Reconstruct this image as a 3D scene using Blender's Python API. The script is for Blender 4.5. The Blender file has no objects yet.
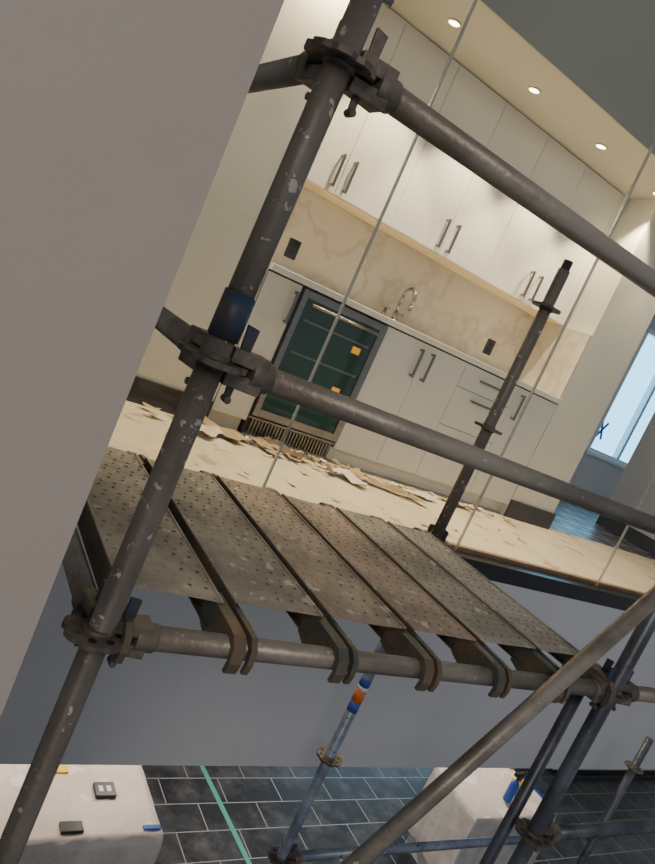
import bpy, bmesh, math, random
from mathutils import Vector, Matrix, noise
random.seed(7)
C=bpy.context.scene.collection
# ---------------------------------------------------------------- materials
def mat(name,col,rough=.5,metal=0,col2=None,nscale=5,spk=None,spk_t=.62,spk_s=30,bump=0,bscale=40,lo=.4,hi=.6,stretch=None):
    m=bpy.data.materials.new(name);m.use_nodes=True
    N=m.node_tree.nodes;L=m.node_tree.links;p=N['Principled BSDF']
    p.inputs['Base Color'].default_value=(*col,1);p.inputs['Roughness'].default_value=rough;p.inputs['Metallic'].default_value=metal
    tc=N.new('ShaderNodeTexCoord');mp=N.new('ShaderNodeMapping');L.new(tc.outputs['Object'],mp.inputs[0])
    if stretch: mp.inputs['Scale'].default_value=stretch
    out=None
    if col2 is not None:
        n=N.new('ShaderNodeTexNoise');n.inputs['Scale'].default_value=nscale;n.inputs['Detail'].default_value=8;n.inputs['Roughness'].default_value=.65
        L.new(mp.outputs[0],n.inputs['Vector'])
        r=N.new('ShaderNodeValToRGB');r.color_ramp.elements[0].position=lo;r.color_ramp.elements[1].position=hi
        r.color_ramp.elements[0].color=(*col,1);r.color_ramp.elements[1].color=(*col2,1)
        L.new(n.outputs['Fac'],r.inputs[0]);out=r.outputs[0]
    if spk is not None:
        n=N.new('ShaderNodeTexNoise');n.inputs['Scale'].default_value=spk_s;n.inputs['Detail'].default_value=5
        L.new(tc.outputs['Object'],n.inputs['Vector'])
        r=N.new('ShaderNodeValToRGB');r.color_ramp.elements[0].position=spk_t;r.color_ramp.elements[1].position=spk_t+.03
        L.new(n.outputs['Fac'],r.inputs[0])
        mx=N.new('ShaderNodeMix');mx.data_type='RGBA';L.new(r.outputs[0],mx.inputs[0])
        if out: L.new(out,mx.inputs[6])
        else: mx.inputs[6].default_value=(*col,1)
        mx.inputs[7].default_value=(*spk,1);out=mx.outputs[2]
    if out: L.new(out,p.inputs['Base Color'])
    if bump:
        n=N.new('ShaderNodeTexNoise');n.inputs['Scale'].default_value=bscale;n.inputs['Detail'].default_value=6
        L.new(tc.outputs['Object'],n.inputs['Vector'])
        b=N.new('ShaderNodeBump');b.inputs['Strength'].default_value=bump;b.inputs['Distance'].default_value=.01
        L.new(n.outputs['Fac'],b.inputs['Height']);L.new(b.outputs[0],p.inputs['Normal'])
    return m
def emis(name,col,s):
    m=bpy.data.materials.new(name);m.use_nodes=True
    p=m.node_tree.nodes['Principled BSDF'];p.inputs['Base Color'].default_value=(*col,1)
    p.inputs['Emission Color'].default_value=(*col,1);p.inputs['Emission Strength'].default_value=s
    return m
def tile(name,c1,c2,mort,w,h,rough,off=.5,ms=.006,vein=(.18,.185,.195)):
    m=bpy.data.materials.new(name);m.use_nodes=True
    N=m.node_tree.nodes;L=m.node_tree.links;p=N['Principled BSDF']
    tc=N.new('ShaderNodeTexCoord');b=N.new('ShaderNodeTexBrick');L.new(tc.outputs['Object'],b.inputs['Vector'])
    b.offset=off;b.inputs['Scale'].default_value=1;b.inputs['Brick Width'].default_value=w;b.inputs['Row Height'].default_value=h
    b.inputs['Mortar Size'].default_value=ms;b.inputs['Mortar Smooth'].default_value=.1
    b.inputs['Color1'].default_value=(*c1,1);b.inputs['Color2'].default_value=(*c2,1);b.inputs['Mortar'].default_value=(*mort,1)
    n=N.new('ShaderNodeTexNoise');n.inputs['Scale'].default_value=2.5;n.inputs['Detail'].default_value=10;n.inputs['Roughness'].default_value=.72;L.new(tc.outputs['Object'],n.inputs['Vector'])
    r=N.new('ShaderNodeValToRGB');r.color_ramp.elements[0].position=.46;r.color_ramp.elements[1].position=.72
    r.color_ramp.elements[0].color=(0,0,0,1);r.color_ramp.elements[1].color=(.7,.7,.7,1);L.new(n.outputs['Fac'],r.inputs[0])
    mx=N.new('ShaderNodeMix');mx.data_type='RGBA';L.new(r.outputs[0],mx.inputs[0]);L.new(b.outputs['Color'],mx.inputs[6]);mx.inputs[7].default_value=(*vein,1)
    L.new(mx.outputs[2],p.inputs['Base Color']);p.inputs['Roughness'].default_value=rough
    return m
def marble(name,c,c2,cv):
    m=mat(name,c,.3,col2=c2,nscale=1.6,lo=.35,hi=.7)
    N=m.node_tree.nodes;L=m.node_tree.links;p=N['Principled BSDF'];src=p.inputs['Base Color'].links[0].from_socket
    tc=N.new('ShaderNodeTexCoord');n0=N.new('ShaderNodeTexNoise');n0.inputs['Scale'].default_value=2.8;n0.inputs['Detail'].default_value=7
    L.new(tc.outputs['Object'],n0.inputs['Vector'])
    s=N.new('ShaderNodeMath');s.operation='SUBTRACT';L.new(n0.outputs['Fac'],s.inputs[0]);s.inputs[1].default_value=.5
    a=N.new('ShaderNodeMath');a.operation='ABSOLUTE';L.new(s.outputs[0],a.inputs[0])
    r=N.new('ShaderNodeValToRGB');r.color_ramp.elements[0].color=(.55,.55,.55,1);r.color_ramp.elements[1].color=(0,0,0,1);r.color_ramp.elements[1].position=.05
    L.new(a.outputs[0],r.inputs[0]);mx=N.new('ShaderNodeMix');mx.data_type='RGBA';L.new(r.outputs[0],mx.inputs[0]);L.new(src,mx.inputs[6]);mx.inputs[7].default_value=(*cv,1)
    L.new(mx.outputs[2],p.inputs['Base Color']);return m
def glassmat(name,tint,fac,rough=.02):
    m=bpy.data.materials.new(name);m.use_nodes=True
    N=m.node_tree.nodes;L=m.node_tree.links;N.remove(N['Principled BSDF'])
    t=N.new('ShaderNodeBsdfTransparent');t.inputs[0].default_value=(*tint,1)
    g=N.new('ShaderNodeBsdfGlossy');g.inputs['Roughness'].default_value=rough
    x=N.new('ShaderNodeMixShader');x.inputs[0].default_value=fac
    L.new(t.outputs[0],x.inputs[1]);L.new(g.outputs[0],x.inputs[2]);L.new(x.outputs[0],N['Material Output'].inputs[0])
    return m
M=dict(
 wallk=mat('kitchen_wall_paint',(.76,.74,.64),.6,bump=.03,bscale=100),
 fascia=mat('primer_white_paint',(.63,.63,.65),.7,col2=(.59,.595,.62),nscale=1.5,bump=.05,bscale=90),
 gwall=mat('greige_wall_paint',(.42,.365,.325),.75,col2=(.39,.34,.30),nscale=1.2,bump=.06,bscale=150),
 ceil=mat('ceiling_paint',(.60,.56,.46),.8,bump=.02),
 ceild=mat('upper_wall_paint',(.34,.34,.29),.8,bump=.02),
 cab=mat('cabinet_lacquer',(.76,.75,.69),.28),
 carc=mat('cabinet_carcass_maple',(.85,.70,.44),.5,col2=(.76,.60,.36),nscale=8,stretch=(.5,8,8)),
 gap=mat('cabinet_shadow_gap',(.10,.085,.07),.8),
 counter=mat('quartz_countertop',(.85,.83,.75),.25,col2=(.76,.72,.62),nscale=3),
 marble=marble('marble_backsplash',(.70,.64,.54),(.59,.53,.43),(.42,.36,.28)),
 chrome=mat('brushed_nickel',(.34,.33,.31),.25,1),
 pull=mat('satin_nickel_pull',(.22,.21,.19),.35,.9),
 steel=mat('stainless_steel',(.30,.29,.275),.35,1,col2=(.25,.24,.23),nscale=6,stretch=(1,1,30)),
 dark=mat('dark_baseboard_paint',(.025,.024,.024),.45),
 black=mat('black_plastic',(.015,.015,.015),.4),
 shoe=mat('black_anodised_channel',(.02,.02,.022),.3,.5),
 wood=mat('raw_timber_edge',(.30,.19,.10),.6,col2=(.20,.12,.06),nscale=6,stretch=(1,12,12)),
 paper=mat('floor_protection_paper',(.66,.565,.40),.8,col2=(.56,.475,.33),nscale=2.2,spk=(.40,.32,.21),spk_t=.62,spk_s=6,bump=.6,bscale=6),
 tube=mat('weathered_scaffold_tube',(.12,.102,.087),.5,.3,col2=(.235,.205,.17),nscale=9,spk=(.50,.46,.41),spk_t=.64,spk_s=42,bump=.2,bscale=60,lo=.35,hi=.7,stretch=(1,1,.35)),
 tubel=mat('galvanised_scaffold_tube',(.33,.29,.24),.42,.4,col2=(.18,.152,.125),nscale=7,spk=(.50,.46,.38),spk_t=.68,spk_s=45,bump=.15,bscale=60,stretch=(.35,1,1)),
 tubeb=mat('blue_grey_scaffold_tube',(.26,.31,.38),.4,.4,col2=(.13,.16,.22),nscale=8,spk=(.05,.05,.06),spk_t=.66,spk_s=40,bump=.1,bscale=60),
 tubed=mat('dark_blue_scaffold_tube',(.055,.06,.075),.4,.4,col2=(.11,.12,.15),nscale=8,spk=(.3,.3,.3),spk_t=.7,spk_s=35,bump=.1),
 blue=mat('blue_paint_worn',(.02,.045,.11),.5,.2,col2=(.06,.055,.05),nscale=14,lo=.42,hi=.58,bump=.1),
 cast=mat('cast_iron_fitting',(.075,.065,.055),.55,.4,col2=(.18,.15,.12),nscale=14,bump=.3,bscale=50),
 orange=mat('orange_sticker',(.75,.18,.04),.5), white=mat('white_sticker',(.8,.8,.8),.5), bluest=mat('blue_sticker',(.05,.1,.45),.5),
 yellow=mat('yellow_sticky_note',(.95,.65,.05),.5),
 orange_glow=emis('self_lit_orange',(.95,.42,.03),.35),  # glow added to the orange so it looks brighter; not a lamp
 fglass=mat('green_tinted_fridge_glass',(.012,.050,.036),.06,0),
 fshelf=mat('fridge_shelf_trim',(.13,.18,.13),.3,.4),
 hook=mat('greenish_steel_hook',(.09,.10,.085),.45,.4,col2=(.19,.13,.08),nscale=10,bump=.2),
 plastic=mat('dusty_plastic_sheet',(.70,.66,.63),.25,col2=(.56,.53,.50),nscale=5,bump=.9,bscale=12),
 kraft=mat('kraft_paper_cover',(.74,.64,.56),.5,col2=(.62,.52,.45),nscale=2.5,spk=(.80,.75,.70),spk_t=.60,spk_s=5,bump=.9,bscale=7),
 card=mat('torn_cardboard',(.44,.32,.18),.8,col2=(.33,.23,.12),nscale=6),
 card2=mat('torn_white_paper',(.70,.64,.52),.8),
 card3=mat('dark_timber_scrap',(.15,.10,.06),.7),
 edge=mat('polished_glass_edge',(.55,.57,.53),.15,.6),
 green=mat('green_masking_tape',(.10,.42,.32),.5),
 btape=mat('blue_painter_tape',(.03,.12,.55),.5),
 wframe=mat('window_frame_white',(.75,.8,.85),.5),
 trimw=mat('downlight_trim',(.7,.66,.55),.5),
)
M['glass']=glassmat('clear_panel_glass',(.97,.98,.97),.03)
M['tile']=tile('slate_floor_tile',(.030,.032,.036),(.043,.046,.051),(.38,.39,.40),.61,.305,.3,ms=.005)
M['tile2']=tile('black_floor_tile',(.02,.02,.025),(.03,.03,.035),(.7,.7,.7),.3,.3,.3,ms=.012,vein=(.08,.08,.09))
M['pane']=emis('daylight_through_film',(.22,.58,.86),4.2)
M['pane2']=emis('daylight_lower_window',(.34,.60,.86),4)
M['lamp']=emis('downlight_lens',(1,.84,.58),14)
def mplank(i):
    base=[(.42,.365,.29),(.36,.315,.25),(.44,.355,.265),(.45,.345,.26),(.41,.365,.295),(.43,.385,.315)][i]
    b2=tuple(c*.60 for c in base)
    return mat('galvanised_plank_finish_%d'%i,base,.6,.1,col2=b2,nscale=5,spk=(.54,.49,.40),spk_t=.63,spk_s=22,bump=.15,bscale=50)
# ---------------------------------------------------------------- builder
class B:
    def __init__(s,name,parent=None):
        s.name=name;s.bm=bmesh.new();s.mats=[];s.parent=parent
    def mi(s,m):
        m=M[m] if isinstance(m,str) else m
        if m not in s.mats:s.mats.append(m)
        return s.mats.index(m)
    def _fin(s,vs,m,smooth=False):
        k=s.mi(m);fs=set(f for v in vs for f in v.link_faces)
        for f in fs:
            f.material_index=k
            if smooth and len(f.verts)==4:f.smooth=True
    def box(s,a,b,m,rot=None):
        a=Vector(a);b=Vector(b);c=(a+b)/2;d=b-a
        mt=Matrix.Translation(c)@(rot.to_4x4() if rot else Matrix())@Matrix.Diagonal((abs(d.x),abs(d.y),abs(d.z),1))
        r=bmesh.ops.create_cube(s.bm,size=1,matrix=mt);s._fin(r['verts'],m);return s
    def cyl(s,p,q,r,m,r2=None,seg=20):
        p=Vector(p);q=Vector(q);d=q-p
        mt=Matrix.Translation((p+q)/2)@d.to_track_quat('Z','Y').to_matrix().to_4x4()
        x=bmesh.ops.create_cone(s.bm,cap_ends=True,segments=seg,radius1=r,radius2=r if r2 is None else r2,depth=d.length,matrix=mt)
        s._fin(x['verts'],m,True);return s
    def poly(s,pts,ext,m):
        vs=[s.bm.verts.new(p) for p in pts];e=Vector(ext);ws=[s.bm.verts.new(Vector(p)+e) for p in pts]
        s.bm.faces.new(vs);s.bm.faces.new(ws[::-1]);n=len(vs)
        for i in range(n):s.bm.faces.new((vs[i],ws[i],ws[(i+1)%n],vs[(i+1)%n]))
        s._fin(vs+ws,m);return s
    def tubepath(s,pts,r,m,seg=14):
        pts=[Vector(p) for p in pts];rings=[]
        for i,p in enumerate(pts):
            t=(pts[min(i+1,len(pts)-1)]-pts[max(i-1,0)]).normalized()
            if i==0: n=t.orthogonal().normalized()
            else: n=(n-t*n.dot(t)).normalized()
            bn=t.cross(n)
            rings.append([s.bm.verts.new(p+(n*math.cos(a)+bn*math.sin(a))*r) for a in [2*math.pi*k/seg for k in range(seg)]])
        for a,b in zip(rings,rings[1:]):
            for k in range(seg):s.bm.faces.new((a[k],a[(k+1)%seg],b[(k+1)%seg],b[k]))
        s.bm.faces.new(rings[0][::-1]);s.bm.faces.new(rings[-1])
        s._fin([v for r_ in rings for v in r_],m,True);return s
    def done(s,bevel=0,seg=2):
        bmesh.ops.recalc_face_normals(s.bm,faces=s.bm.faces)
        me=bpy.data.meshes.new(s.name);s.bm.to_mesh(me);s.bm.free()
        for m in s.mats:me.materials.append(m)
        o=bpy.data.objects.new(s.name,me);C.objects.link(o)
        if s.parent:o.parent=s.parent
        if bevel:
            b=o.modifiers.new('bevel','BEVEL');b.width=bevel;b.segments=seg;b.limit_method='ANGLE';b.angle_limit=math.radians(40)
        return o
def empty(name):
    e=bpy.data.objects.new(name,None);C.objects.link(e);return e
KF=-.88;LF=-4.4
# ---------------------------------------------------------------- shell
B('wall_left').box((-3,.75,LF),(.231,.87,4.5),'gwall').done()
B('wall_kitchen_left').box((-3,3.87,KF),(1.69,4.6,1.85),'wallk').done()
B('wall_kitchen_back').box((1.69,4.47,KF),(4.46,4.6,1.85),'wallk').done()
B('wall_kitchen_right').box((4.46,3.87,KF),(5.02,4.6,1.85),'wallk').done()
B('wall_corridor').box((7.2,4.05,KF),(7.35,4.95,1.85),'fascia').done()
B('ceiling_kitchen').box((-3,3.45,1.85),(12,6.7,1.98),'ceil').done()
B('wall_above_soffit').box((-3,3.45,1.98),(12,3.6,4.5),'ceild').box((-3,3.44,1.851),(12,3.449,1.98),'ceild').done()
B('floor').box((-3,2.74,-1.1),(12,6.7,KF-.004),'fascia').box((5.02,3.95,KF-.004),(12,6.7,KF),'tile2').box((-3,2.74,KF-.004),(5.02,3.95,KF),'paper').box((5.02,2.74,KF-.004),(12,3.95,KF),'paper').done()
B('wall_fascia').box((-3,2.60,-2.27),(12,2.739,-.98),'fascia').done()
B('ceiling_lower').box((-3,2.74,-2.27),(12,9,-2.2),'ceil').done()
B('floor_lower').box((-4,-2,LF-.1),(16,9,LF),'tile').done()
B('trim_1').box((-3,2.60,-.98),(12,2.70,-.885),'shoe').box((-3,2.70,-.98),(12,2.739,-.86),'wood').done(.004)
B('baseboard_left').box((-3,3.85,KF),(1.69,3.87,KF+.15),'dark').done(.003)
B('baseboard_right').box((4.46,3.85,KF),(5.04,3.87,KF+.15),'dark').box((5.02,3.87,KF),(5.04,4.6,KF+.15),'dark').done(.003)
B('baseboard_corridor').box((7.18,4.03,KF),(7.2,4.95,KF+.15),'dark').box((7.18,4.03,KF),(7.35,4.05,KF+.15),'dark').done(.003)
wx0,wx1,wz0,wz1=8.45,10.6,-.2,1.7
B('wall_far').box((4.5,6.5,KF),(wx0,6.65,1.85),'fascia').box((wx1,6.5,KF),(13,6.65,1.85),'fascia').box((wx0,6.5,KF),(wx1,6.65,wz0),'fascia').box((wx0,6.5,wz1),(wx1,6.65,1.85),'fascia').done()
w=B('window_1')
w.box((wx0,6.6,wz0),(wx1,6.61,wz1),'pane')
for a in (wx0,wx0+.72,wx0+1.4,wx1-.06): w.box((a,6.5,wz0),(a+.06,6.6,wz1),'wframe')
for z in (wz0,wz1-.06): w.box((wx0,6.49,z),(wx1,6.6,z+.06),'wframe')
w.box((wx0-.05,6.44,wz0-.04),(wx1+.05,6.6,wz0),'wframe').done(.004)
x=B('tape_cross')
for sg in (1,-1):
    x.box((wx0+.20,6.585,.0),(wx0+.24,6.595,.30),'btape',Matrix.Rotation(sg*.5,3,'Y'))
x.done()
B('wall_lower_back').box((-3,7.6,LF),(6.5,7.75,-2.3),'fascia').box((11.5,7.6,LF),(16,7.75,-2.3),'fascia').box((6.5,7.6,LF),(11.5,7.75,-4.0),'fascia').box((6.5,7.6,-2.5),(11.5,7.75,-2.3),'fascia').done()
w=B('window_2');w.box((6.5,7.7,-4),(11.5,7.71,-2.5),'pane2')
for a in (6.5,7.7,8.95,10.2,11.42): w.box((a,7.6,-4),(a+.08,7.7,-2.5),'wframe')
w.box((6.5,7.58,-4.05),(11.5,7.7,-4),'wframe').done()
# ---------------------------------------------------------------- kitchen joinery
def pull_v(b,x,z0,z1,y):
    b.box((x-.009,y-.042,z0),(x+.009,y-.030,z1),'pull')
    for z in (z0+.012,z1-.012): b.box((x-.007,y-.032,z-.008),(x+.007,y,z+.008),'pull')
def pull_h(b,x0,x1,z,y):
    b.box((x0,y-.042,z-.009),(x1,y-.030,z+.009),'pull')
    for x in (x0+.012,x1-.012): b.box((x-.008,y-.032,z-.007),(x+.008,y,z+.007),'pull')
e=empty('upper_cabinet')
b=B('carcass',e);b.box((1.70,4.17,.745),(4.455,4.465,1.845),'gap').box((1.70,4.165,.73),(4.455,4.465,.745),'carc');b.done()
xs=[1.70,2.03,2.50,2.965,3.43,3.89,4.36,4.455]
b=B('doors',e)
for a,c in zip(xs,xs[1:]): b.box((a+.0015,4.15,.735),(c-.0015,4.168,1.843),'cab')
b.done(.002)
b=B('pulls',e)
for xx in (1.98,2.08,2.915,3.015,3.84,3.94): pull_v(b,xx,.765,.975,4.15)
b.done(.002)
e=empty('base_cabinet')
b=B('carcass',e)
b.box((1.695,3.895,-.78),(1.945,4.465,.125),'gap').box((2.64,3.895,-.78),(4.455,4.465,.125),'gap')
b.box((1.695,3.94,KF+.002),(1.945,3.96,-.78),'cab').box((2.64,3.94,KF+.002),(4.455,3.96,-.78),'cab');b.done()
b=B('doors',e)
for a,c in ((1.697,1.945),(2.64,3.015),(3.015,3.40)): b.box((a+.002,3.87,-.78),(c-.002,3.892,.12),'cab')
for z0,z1 in ((-.78,-.36),(-.356,-.06),(-.056,.12)): b.box((3.402,3.87,z0),(3.98,3.892,z1),'cab')
b.box((3.984,3.87,-.78),(4.452,3.892,.12),'cab')
b.done(.002)
b=B('pulls',e)
pull_v(b,1.915,-.13,.08,3.87);pull_v(b,2.965,-.13,.08,3.87);pull_v(b,3.07,-.13,.08,3.87)
pull_h(b,3.58,3.80,.04,3.87);pull_h(b,3.58,3.80,-.12,3.87);pull_h(b,3.58,3.80,-.44,3.87);pull_v(b,4.04,-.13,.08,3.87)
b.done(.002)
b=B('countertop');b.box((1.694,3.835,.13),(4.442,4.45,.17),'counter');b.done(.003)
b=B('backsplash');b.box((1.694,4.452,.171),(4.458,4.468,.728),'marble').box((4.443,3.872,.131),(4.458,4.45,.728),'marble');b.done()
e=empty('kitchen_faucet');b=B('spout',e);fx,fy=2.97,4.34
b.cyl((fx,fy,.172),(fx,fy,.20),.027,'chrome').cyl((fx,fy,.20),(fx,fy,.26),.018,'chrome')
pts=[(fx,fy,.25),(fx,fy,.38)]+[(fx,fy-.07+.07*math.cos(t),.38+.07*math.sin(t)) for t in [math.pi*k/10 for k in range(1,11)]]+[(fx,fy-.14,.32)]
b.tubepath(pts,.013,'chrome').cyl((fx,fy-.14,.29),(fx,fy-.14,.33),.017,'chrome')
b.cyl((fx,fy,.24),(fx+.07,fy,.25),.008,'chrome').cyl((fx-.1,fy,.172),(fx-.1,fy,.25),.012,'chrome').cyl((fx-.1,fy,.245),(fx-.1,fy-.05,.25),.007,'chrome')
b.done()
b=B('undermount_sink');b.box((2.75,3.98,.171),(3.2,4.26,.1725),'steel').box((2.77,4.0,.1726),(3.18,4.24,.1735),'black');b.done()
for xx in (2.05,4.05):
    b=B('wall_outlet');b.box((xx-.045,4.445,.27),(xx+.045,4.4515,.40),'black')
    for z in (.30,.345): b.box((xx-.018,4.441,z),(xx+.018,4.446,z+.03),'shoe')
    b.done(.003)
e=empty('wine_fridge')
b=B('body',e);b.box((1.955,3.90,KF+.005),(2.63,4.44,.12),'black')
for i in range(26):
    xx=1.99+i*.0245;b.box((xx,3.885,KF+.02),(xx+.012,3.90,KF+.12),'steel')
b.box((1.955,3.88,KF+.12),(2.63,3.90,KF+.135),'steel').box((1.955,3.88,KF+.005),(2.63,3.90,KF+.02),'steel').done(.002)
b=B('door',e);z0,z1=KF+.15,.115;y0,y1=3.845,3.885
b.box((1.957,y0,z0),(1.995,y1,z1),'steel').box((2.575,y0,z0),(2.628,y1,z1),'steel').box((1.995,y0,z1-.045),(2.575,y1,z1),'steel').box((1.995,y0,z0),(2.575,y1,z0+.05),'steel')
b.box((1.995,y0+.012,z0+.05),(2.575,y1-.005,z1-.045),'fglass')
b.done(.003)
b=B('shelf_trim',e)
for z in (-.50,-.28,-.07): b.box((2.03,y0+.006,z),(2.55,y0+.012,z+.014),'fshelf')
b.done()
b=B('handle',e);b.cyl((2.02,3.80,.04),(2.56,3.80,.04),.010,'chrome',seg=12)
for xx in (2.05,2.53): b.cyl((xx,3.80,.04),(xx,3.85,.04),.007,'chrome',seg=10)
b.done()
b=B('energy_sticker',e);b.box((2.44,y0+.002,-.135),(2.50,y0+.0115,-.09),'orange_glow').box((2.42,y0+.002,-.43),(2.48,y0+.0115,-.385),'orange_glow').done()
def downlight(xx,y,zc,col,en,spot=125,bl=.7):
    b=B('recessed_downlight');n=28;ro,ri=.045,.034;z=zc-.007;R=[]
    for k in range(n):
        a=2*math.pi*k/n;c,s_=math.cos(a),math.sin(a)
        R.append([b.bm.verts.new((xx+ro*c,y+ro*s_,zc)),b.bm.verts.new((xx+ro*c,y+ro*s_,z)),b.bm.verts.new((xx+ri*c,y+ri*s_,z)),b.bm.verts.new((xx+ri*c,y+ri*s_,zc-.001))])
    for k in range(n):
        p,q=R[k],R[(k+1)%n]
        for j in range(3): b.bm.faces.new((p[j],q[j],q[j+1],p[j+1]))
    b._fin([v for r in R for v in r],'trimw')
    b.cyl((xx,y,zc-.004),(xx,y,zc-.0005),ri,'lamp',seg=28)
    b.done()
    l=bpy.data.lights.new('downlight_beam','SPOT');l.energy=en;l.color=col;l.spot_size=math.radians(spot);l.spot_blend=bl;l.shadow_soft_size=.035
    o=bpy.data.objects.new('downlight_beam',l);o.location=(xx,y,zc-.02);C.objects.link(o)
for xx in (.55,1.40,2.14,2.87,3.60,4.33,5.2): downlight(xx,3.80,1.85,(1,.80,.52),118,88,.38)
for xx,yy in ((1.2,4.2),(2.6,4.6),(4.3,4.2),(6.2,4.2)): downlight(xx,yy,-2.27,(1,.88,.76),80,140)
xs=[.26,1.56,2.86,4.21,5.56,6.9]
for a,c in zip(xs,xs[1:]):
    b=B('glass_panel');b.box((a+.004,2.674,-.884),(c-.004,2.686,4.4),'glass')
    b.box((a+.001,2.673,-.884),(a+.0045,2.687,4.4),'edge').box((c-.0045,2.673,-.884),(c-.001,2.687,4.4),'edge');b.done()
b=B('cardboard_debris_pile')
def scrap(x,y,z,sx,sy,m,fl=.12):
    a=random.uniform(0,6.28);n=3;V=[]
    amp=fl*min(sx,sy);tx=random.uniform(-.25,.25)
    for i in range(n+1):
        row=[]
        for j in range(n+1):
            u=(i/n-.5)*sx*(1+random.uniform(-.18,.18));v=(j/n-.5)*sy*(1+random.uniform(-.18,.18))
            row.append(b.bm.verts.new((x+u*math.cos(a)-v*math.sin(a),y+u*math.sin(a)+v*math.cos(a),z+.003+abs(random.gauss(0,amp))+abs(u*tx))))
        V.append(row)
    for i in range(n):
        for j in range(n): b.bm.faces.new((V[i][j],V[i+1][j],V[i+1][j+1],V[i][j+1]))
    b._fin([v for r in V for v in r],m)
for i in range(80):
    xx=random.gauss(2.05,.38);yy=3.78-abs(random.gauss(0,.09));s_=random.uniform(.03,.08)
    scrap(max(1.3,xx),yy,KF+random.uniform(0,.02),s_*1.6,s_*random.uniform(.3,.8),random.choice(['card','card3','card','paper','card2']))
for i in range(100):
    xx=random.uniform(2.3,4.4);yy=3.80-abs(random.gauss(0,.10));s_=random.uniform(.02,.06)
    scrap(xx,yy,KF+random.uniform(0,.01),s_*1.6,s_*random.uniform(.3,.8),random.choice(['card','paper','paper','card2']))
for i in range(26):
    xx=random.uniform(1.2,4.4);yy=random.uniform(2.85,3.7);s_=random.uniform(.02,.05)
    scrap(xx,yy,KF,s_*1.6,s_*random.uniform(.3,.8),random.choice(['card','paper','paper','card2']))
for (xx,yy,sx,sy,m) in [(1.75,3.70,.28,.12,'card'),(2.05,3.66,.25,.12,'card'),(1.6,3.6,.22,.14,'paper'),(2.2,3.72,.3,.1,'card3'),(2.75,3.66,.28,.09,'card'),(2.95,3.55,.34,.09,'card'),(2.6,3.5,.26,.12,'card2'),(3.3,3.62,.3,.10,'card2'),(3.15,3.5,.22,.08,'card'),(3.8,3.7,.2,.08,'paper')]:
    scrap(xx,yy,KF+.008,sx,sy,m,.18)
b.done()
# ---------------------------------------------------------------- scaffold
R=.0248
sc=empty('scaffold')
PX0,PX1,PY0,PY1,BX=.447,2.07,1.11,2.1,2.10
LZ=[.38,-.14,-.68]
def lx(z): return PX0+.014*(z+.68)
p=B('standards',sc)
p.cyl((PX0,PY0,LF+.02),(lx(-.10),PY0,-.10),R,'tube');p.cyl((lx(-.12),PY0,-.12),(lx(.52),PY0,.52),R*.98,'tube')
p.cyl((lx(-.10),PY0,-.10),(lx(-.02),PY0,-.02),R*1.12,'blue');p.cyl((lx(.5),PY0,.50),(lx(1.6),PY0,1.6),R,'tube')
p.cyl((PX1,PY0,LF+.02),(PX1,PY0,1.4),R,'tubed')
p.cyl((BX,PY1,LF+.02),(BX,PY1,-.72),R,'tubeb');p.cyl((BX,PY1,-.72),(BX,PY1,.56),R,'tube')
p.cyl((BX,PY1,.46),(BX,PY1,.60),R*.78,'black')
p.cyl((PX0,PY1,LF+.02),(PX0,PY1,.8),R,'tube')
p.cyl((4.6,PY1,LF+.02),(4.6,PY1,-1.6),R,'tubed')
for z0,z1,m in ((-1.53,-1.48,'bluest'),(-1.48,-1.42,'orange'),(-1.42,-1.40,'white'),(-1.40,-1.36,'bluest')): p.cyl((BX,PY1,z0),(BX,PY1,z1),R*1.03,m)
for xx,yy in ((PX0,PY0),(PX1,PY0),(BX,PY1),(PX0,PY1),(4.6,PY1)):
    p.box((xx-.07,yy-.07,LF+.002),(xx+.07,yy+.07,LF+.012),'cast').cyl((xx,yy,LF+.01),(xx,yy,LF+.25),R*.7,'chrome')
for z in (.50,.56): p.cyl((lx(z)-.04,PY0,z),(lx(z)+.04,PY0,z),.009,'chrome',seg=8)
p.done()
ro=B('rosettes',sc)
def rosette(x,y,z,r=.062,m='cast'):
    n=32;th=.005;vo=[];vi=[]
    for zz in (z-th,z+th):
        A=[];I=[]
        for k in range(n):
            a=2*math.pi*k/n;rr=r*(1-.10*(1 if (k%4==0) else 0))
            A.append(ro.bm.verts.new((x+rr*math.cos(a),y+rr*math.sin(a),zz)));I.append(ro.bm.verts.new((x+R*math.cos(a),y+R*math.sin(a),zz)))
        vo.append(A);vi.append(I)
    for k in range(n):
        j=(k+1)%n
        ro.bm.faces.new((vo[0][k],vo[0][j],vo[1][j],vo[1][k]))
        ro.bm.faces.new((vo[0][k],vi[0][k],vi[0][j],vo[0][j]));ro.bm.faces.new((vo[1][k],vo[1][j],vi[1][j],vi[1][k]))
    ro._fin([v for q in vo+vi for v in q],m)
    for k in range(8):
        a=2*math.pi*(k+.5)/8
        ro.cyl((x+.043*math.cos(a),y+.043*math.sin(a),z-th-.0006),(x+.043*math.cos(a),y+.043*math.sin(a),z+th+.0006),.008,'black',seg=10)
    ro.cyl((x,y,z-.013),(x,y,z+.013),R*1.12,m)
for z in LZ: rosette(lx(z),PY0,z);rosette(PX1,PY0,z);rosette(PX0,PY1,z)
rosette(PX1,PY0,-1.22)
for z in (.40,-.14,-.66,-1.78,-2.34): rosette(BX,PY1,z)
rosette(4.6,PY1,-1.82);rosette(4.6,PY1,-2.34);rosette(PX0,PY0,-1.6)
ro.done()
lg=B('ledgers',sc);hd=B('ledger_heads',sc)
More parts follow.
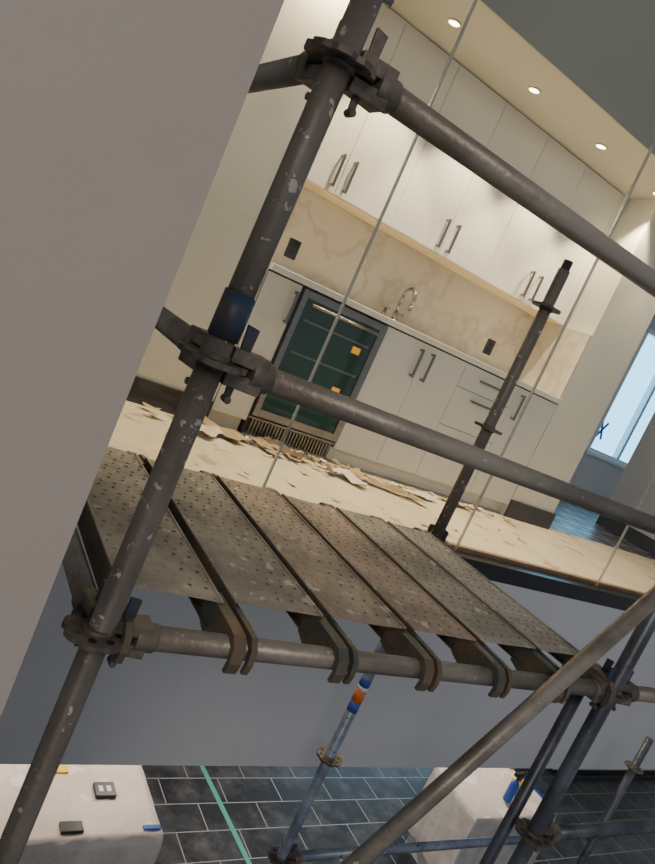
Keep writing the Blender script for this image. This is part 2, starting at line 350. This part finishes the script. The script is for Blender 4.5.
def head(x,y,z,d):
    d=Vector(d);s_=Vector((-d.y,d.x,0));c=Vector((x,y,z))
    for dz0,dz1 in ((.008,.034),(-.034,-.008)):
        q0=c+d*.026;q1=c+d*.095
        pts=[q0+s_*.015+Vector((0,0,dz0)),q0-s_*.015+Vector((0,0,dz0)),q1-s_*.024+Vector((0,0,dz0)),q1+s_*.024+Vector((0,0,dz0))]
        hd.poly([tuple(v) for v in pts],(0,0,dz1-dz0),'cast')
    hd.cyl(c+d*.070,c+d*.112,.028,'cast')
    w=c+d*.050
    pts=[w+d*.010+Vector((0,0,.075)),w-d*.014+Vector((0,0,.078)),w-d*.006+Vector((0,0,-.062)),w+d*.006+Vector((0,0,-.062))]
    hd.poly([tuple(v-s_*.004) for v in pts],tuple(s_*.008),'blue' if z<0 else 'cast')
    hd.cyl(w-s_*.012+Vector((0,0,-.058)),w+s_*.012+Vector((0,0,-.058)),.007,'cast',seg=10)
def ledger(p0,p1,m):
    p0=Vector(p0);p1=Vector(p1);d=(p1-p0).normalized()
    lg.cyl(p0+d*.10,p1-d*.10,R*.97,m);head(*p0,d);head(*p1,-d)
for z in LZ:
    ledger((lx(z),PY0,z),(PX1,PY0,z-(.015 if z==-.14 else 0)),'tubel');ledger((lx(z),PY0,z),(PX0,PY1,z),'tubel')
ledger((PX0,PY1,-.68),(BX,PY1,-.68),'tubel')
ledger((PX1,PY0,-.68),(BX,PY1,-.68),'tubel')
ledger((BX,PY1,-2.34),(4.6,PY1,-2.34),'tubeb')
ledger((PX1,PY0,-1.22),(PX1+1.5,PY0,-1.22),'tubed')
ledger((PX1,PY0,-.68),(PX1+1.5,PY0,-.68),'tubel')
lg.done();hd.done(.002)
br=B('diagonal_brace',sc)
br.cyl((2.04,1.045,-.16),(.95,1.045,-1.667),R*.95,'tubel');br.cyl((2.04,1.045,-.16),(2.04,1.10,-.16),.012,'cast')
br.cyl((2.07,1.20,-.74),(2.07,1.20,-2.4),R*.8,'tubed')
br.done()
ed=[.480,.745,1.008,1.270,1.532,1.786,2.036]
for i in range(6):
    b=B('perforated_plank_%d'%(i+1),sc);m=mplank(i);x0=ed[i]+.004;x1=ed[i+1]-.022
    ya,yb=1.20,2.06;nx=6;ny=26;zt=-.63
    cw=(x1-x0)/nx;ch=(yb-ya)/ny;cache={}
    tl=random.uniform(-.02,.02);sk=[.01,.01,.01,0,-.005,-.01][i];ex=[.03,0,.02,-.02,.01,-.01][i]
    def P(x,y,z):
        zz=z+(x-(x0+x1)/2)*tl*2+.002*noise.noise(Vector((x*9,y*9,i)))
        t=(y-ya)/(yb-ya)
        return (x+sk*t,y+ex*max(0,t)*.6,zz)
    def V(x,y,z):
        k=(round(x,5),round(y,5),round(z,5))
        if k not in cache: cache[k]=b.bm.verts.new(P(x,y,z))
        return cache[k]
    for r in range(ny):
        for c in range(nx):
            X0,Y0=x0+c*cw,ya+r*ch;X1,Y1=X0+cw,Y0+ch
            cx=X0+cw*(.36 if r%2 else .64);cy=(Y0+Y1)/2;rh=.0044
            out=[V(X0,Y0,zt),V((X0+X1)/2,Y0,zt),V(X1,Y0,zt),V(X1,cy,zt),V(X1,Y1,zt),V((X0+X1)/2,Y1,zt),V(X0,Y1,zt),V(X0,cy,zt)]
            mid=[];inn=[]
            for k in range(8):
                a=math.radians(-135+45*k)
                mid.append(b.bm.verts.new(P(cx+rh*1.5*math.cos(a),cy+rh*1.5*math.sin(a),zt+.0004)))
                inn.append(b.bm.verts.new(P(cx+rh*math.cos(a),cy+rh*math.sin(a),zt+(.002 if r%2 else -.003))))
            for k in range(8):
                j=(k+1)%8
                b.bm.faces.new((out[k],out[j],mid[j],mid[k]));b.bm.faces.new((mid[k],mid[j],inn[j],inn[k]))
    vs=list(b.bm.verts);b._fin(vs,m)
    for xa,xb in ((x0,x0+.004),(x1-.004,x1)):
        b.poly([P(xa,ya,zt),P(xa,yb,zt),P(xa,yb,zt-.062),P(xa,ya,zt-.062)],(xb-xa,0,0),'hook')
    for xa,xb in ((x0,x0+.006),(x1-.006,x1)):
        b.poly([P(xa,ya,zt),P(xb,ya,zt),P(xb,yb,zt),P(xa,yb,zt)],(0,0,.004),m)
    for xa,xb in ((x0,x0+.02),(x1-.02,x1)):
        b.poly([P(xa,ya,zt-.062),P(xb,ya,zt-.062),P(xb,yb,zt-.062),P(xa,yb,zt-.062)],(0,0,.003),'hook')
    for xa,sx in ((x0+.001,.014),(x1-.014,.028)):
        for (yy,sg) in ((PY0,1),(PY1,-1)):
            base=ya if sg==1 else yb
            off=P(xa,base,0)[0]-xa
            prof=[(base+sg*.05,-.636),(yy+sg*.02,-.638),(yy-sg*.02,-.641),(yy-sg*.040,-.66),(yy-sg*.046,-.69),(yy-sg*.040,-.715),(yy-sg*.030,-.715),(yy-sg*.033,-.69),(yy-sg*.024,-.664),(yy,-.6555),(yy+sg*.024,-.664),(yy+sg*.032,-.69),(yy+sg*.045,-.735),(base+sg*.05,-.70)]
            b.poly([(xa+off,q[0],q[1]) for q in prof],(sx,0,0),'hook')
    b.done()
# ---------------------------------------------------------------- lower level
def drape(b,x0,x1,y0,y1,zt,zb,mt,ms,seed,rip=1.0):
    n=48;g=[[None]*(n+1) for _ in range(n+1)]
    for i in range(n+1):
        for j in range(n+1):
            x=x0+(x1-x0)*i/n;y=y0+(y1-y0)*j/n
            g[i][j]=b.bm.verts.new((x,y,zt+.006*noise.noise(Vector((x*4,y*4,seed)))+.014*max(0,.25-abs(noise.noise(Vector((x*5,y*7,seed)))))*4*.5))
    for i in range(n):
        for j in range(n): b.bm.faces.new((g[i][j],g[i+1][j],g[i+1][j+1],g[i][j+1]))
    b._fin([v for r in g for v in r],mt,True)
    ring=[g[i][0] for i in range(n+1)]+[g[n][j] for j in range(1,n+1)]+[g[i][n] for i in range(n-1,-1,-1)]+[g[0][j] for j in range(n-1,0,-1)]
    prev=ring;cx,cy=(x0+x1)/2,(y0+y1)/2;k=b.mi(ms);rows=10
    for r in range(1,rows+1):
        cur=[]
        for v in ring:
            d=Vector((v.co.x-cx,v.co.y-cy,0)).normalized()
            w=.006+.06*rip*min(1,r/rows+.15)*(1+1.6*noise.noise(Vector((v.co.x*11,v.co.y*11,seed+r*.12))))
            cur.append(b.bm.verts.new((v.co.x+d.x*w,v.co.y+d.y*w,zt+(zb-zt)*r/rows)))
        for q in range(len(ring)):
            f=b.bm.faces.new((prev[q],cur[q],cur[(q+1)%len(ring)],prev[(q+1)%len(ring)]));f.material_index=k;f.smooth=True
        prev=cur
e=empty('covered_kitchen_island')
b=B('cabinet_box',e);b.box((.62,3.42,LF+.001),(2.28,5.1,-3.53),'fascia');b.done()
b=B('protective_cover',e);drape(b,.6,2.33,3.38,5.15,-3.5,LF+.05,'kraft','plastic',3);b.done()
b=B('socket_plate',e);b.box((1.93,3.70,-3.50),(2.07,3.82,-3.472),'black')
for q in (1.955,2.01): b.box((q,3.735,-3.472),(q+.03,3.785,-3.470),'white')
b.done(.003)
b=B('sticky_note',e);b.box((1.66,3.92,-3.50),(1.78,3.98,-3.480),'yellow');b.done()
b=B('side_socket',e);b.box((1.66,3.42,-3.50),(1.80,3.50,-3.474),'black').done(.003)
b=B('tape_strips',e);b.box((2.20,3.42,-3.50),(2.32,3.45,-3.480),'btape').done()
e=empty('covered_worktable')
b=B('frame',e);b.box((5.45,3.45,LF+.001),(6.5,4.0,-3.55),'fascia');b.done()
b=B('protective_cover',e);drape(b,5.4,6.55,3.4,4.05,-3.52,LF+.2,'kraft','plastic',9,.6);b.done()
b=B('spray_bottle');bx,by=6.0,3.60;zb=-3.505
b.cyl((bx,by,zb),(bx,by,zb+.17),.045,'btape').cyl((bx,by,zb+.17),(bx,by,zb+.23),.045,'btape',.016).cyl((bx,by,zb+.23),(bx,by,zb+.27),.016,'black').box((bx-.07,by-.016,zb+.27),(bx+.035,by+.016,zb+.305),'black');b.done(.002)
b=B('cordless_drill');dx,dy=6.3,3.78
b.cyl((dx-.12,dy,zb+.21),(dx+.08,dy,zb+.21),.04,'black').cyl((dx-.2,dy,zb+.21),(dx-.12,dy,zb+.21),.016,'steel').box((dx,dy-.02,zb+.05),(dx+.05,dy+.02,zb+.22),'black').box((dx-.04,dy-.035,zb),(dx+.09,dy+.035,zb+.06),'orange_glow').done(.004)
b=B('plaster_bucket');bx,by=7.4,4.2
b.cyl((bx,by,LF+.002),(bx,by,LF+.36),.13,'white',.155,28).cyl((bx,by,LF+.36),(bx,by,LF+.375),.162,'btape',None,28)
b.tubepath([(bx-.16*math.cos(t),by,LF+.33+.16*math.sin(t)) for t in [math.pi*k/12 for k in range(13)]],.004,'steel',8);b.done()
b=B('floor_tape_strip');b.box((3.56,3.6,LF+.001),(3.61,5.3,LF+.004),'green',Matrix.Rotation(.06,3,'Z'));b.done()
e=empty('lower_cabinet');b=B('carcass',e);b.box((8.8,4.9,LF+.1),(12,5.5,-3.54),'fascia').box((8.85,4.95,LF+.001),(12,5.5,LF+.1),'dark').box((8.77,4.87,-3.54),(12,5.5,-3.5),'counter')
for k in range(5): b.box((8.82+k*.6,4.88,LF+.12),(9.4+k*.6,4.9,-3.56),'cab')
b.done(.003)
# ---------------------------------------------------------------- light
W=bpy.data.worlds.new('World');bpy.context.scene.world=W;W.use_nodes=True
bg=W.node_tree.nodes['Background'];bg.inputs[0].default_value=(.56,.59,.64,1);bg.inputs[1].default_value=.50
def area(name,loc,tgt,size,en,col):
    l=bpy.data.lights.new(name,'AREA');l.energy=en;l.size=size;l.color=col
    o=bpy.data.objects.new(name,l);o.location=loc;o.rotation_euler=(Vector(tgt)-Vector(loc)).to_track_quat('-Z','Y').to_euler();C.objects.link(o)
area('added_fill_light',(-2.2,-3.2,2.6),(.8,2,-.2),1.6,115,(1,.89,.78))  # unseen fill light, added to brighten scaffold, fascia and left wall
# ---------------------------------------------------------------- camera
f,pi,rl,ya=695.7,math.radians(8.43),math.radians(24.05),math.radians(56.74)
h=Vector((math.cos(ya),math.sin(ya),0));Z=Vector((0,0,1));R0=Vector((math.sin(ya),-math.cos(ya),0))
F=h*math.cos(pi)-Z*math.sin(pi);D0=-Z*math.cos(pi)-h*math.sin(pi)
c,s_=math.cos(rl),math.sin(rl);U=R0*c-D0*s_;Vv=R0*s_+D0*c
mt=Matrix.Identity(4)
for r in range(3): mt[r][0]=U[r];mt[r][1]=-Vv[r];mt[r][2]=-F[r]
cd=bpy.data.cameras.new('camera');cd.sensor_fit='VERTICAL';cd.sensor_height=36;cd.lens=f/864*36;cd.clip_start=.02
co=bpy.data.objects.new('camera',cd);co.matrix_world=mt;C.objects.link(co);bpy.context.scene.camera=co
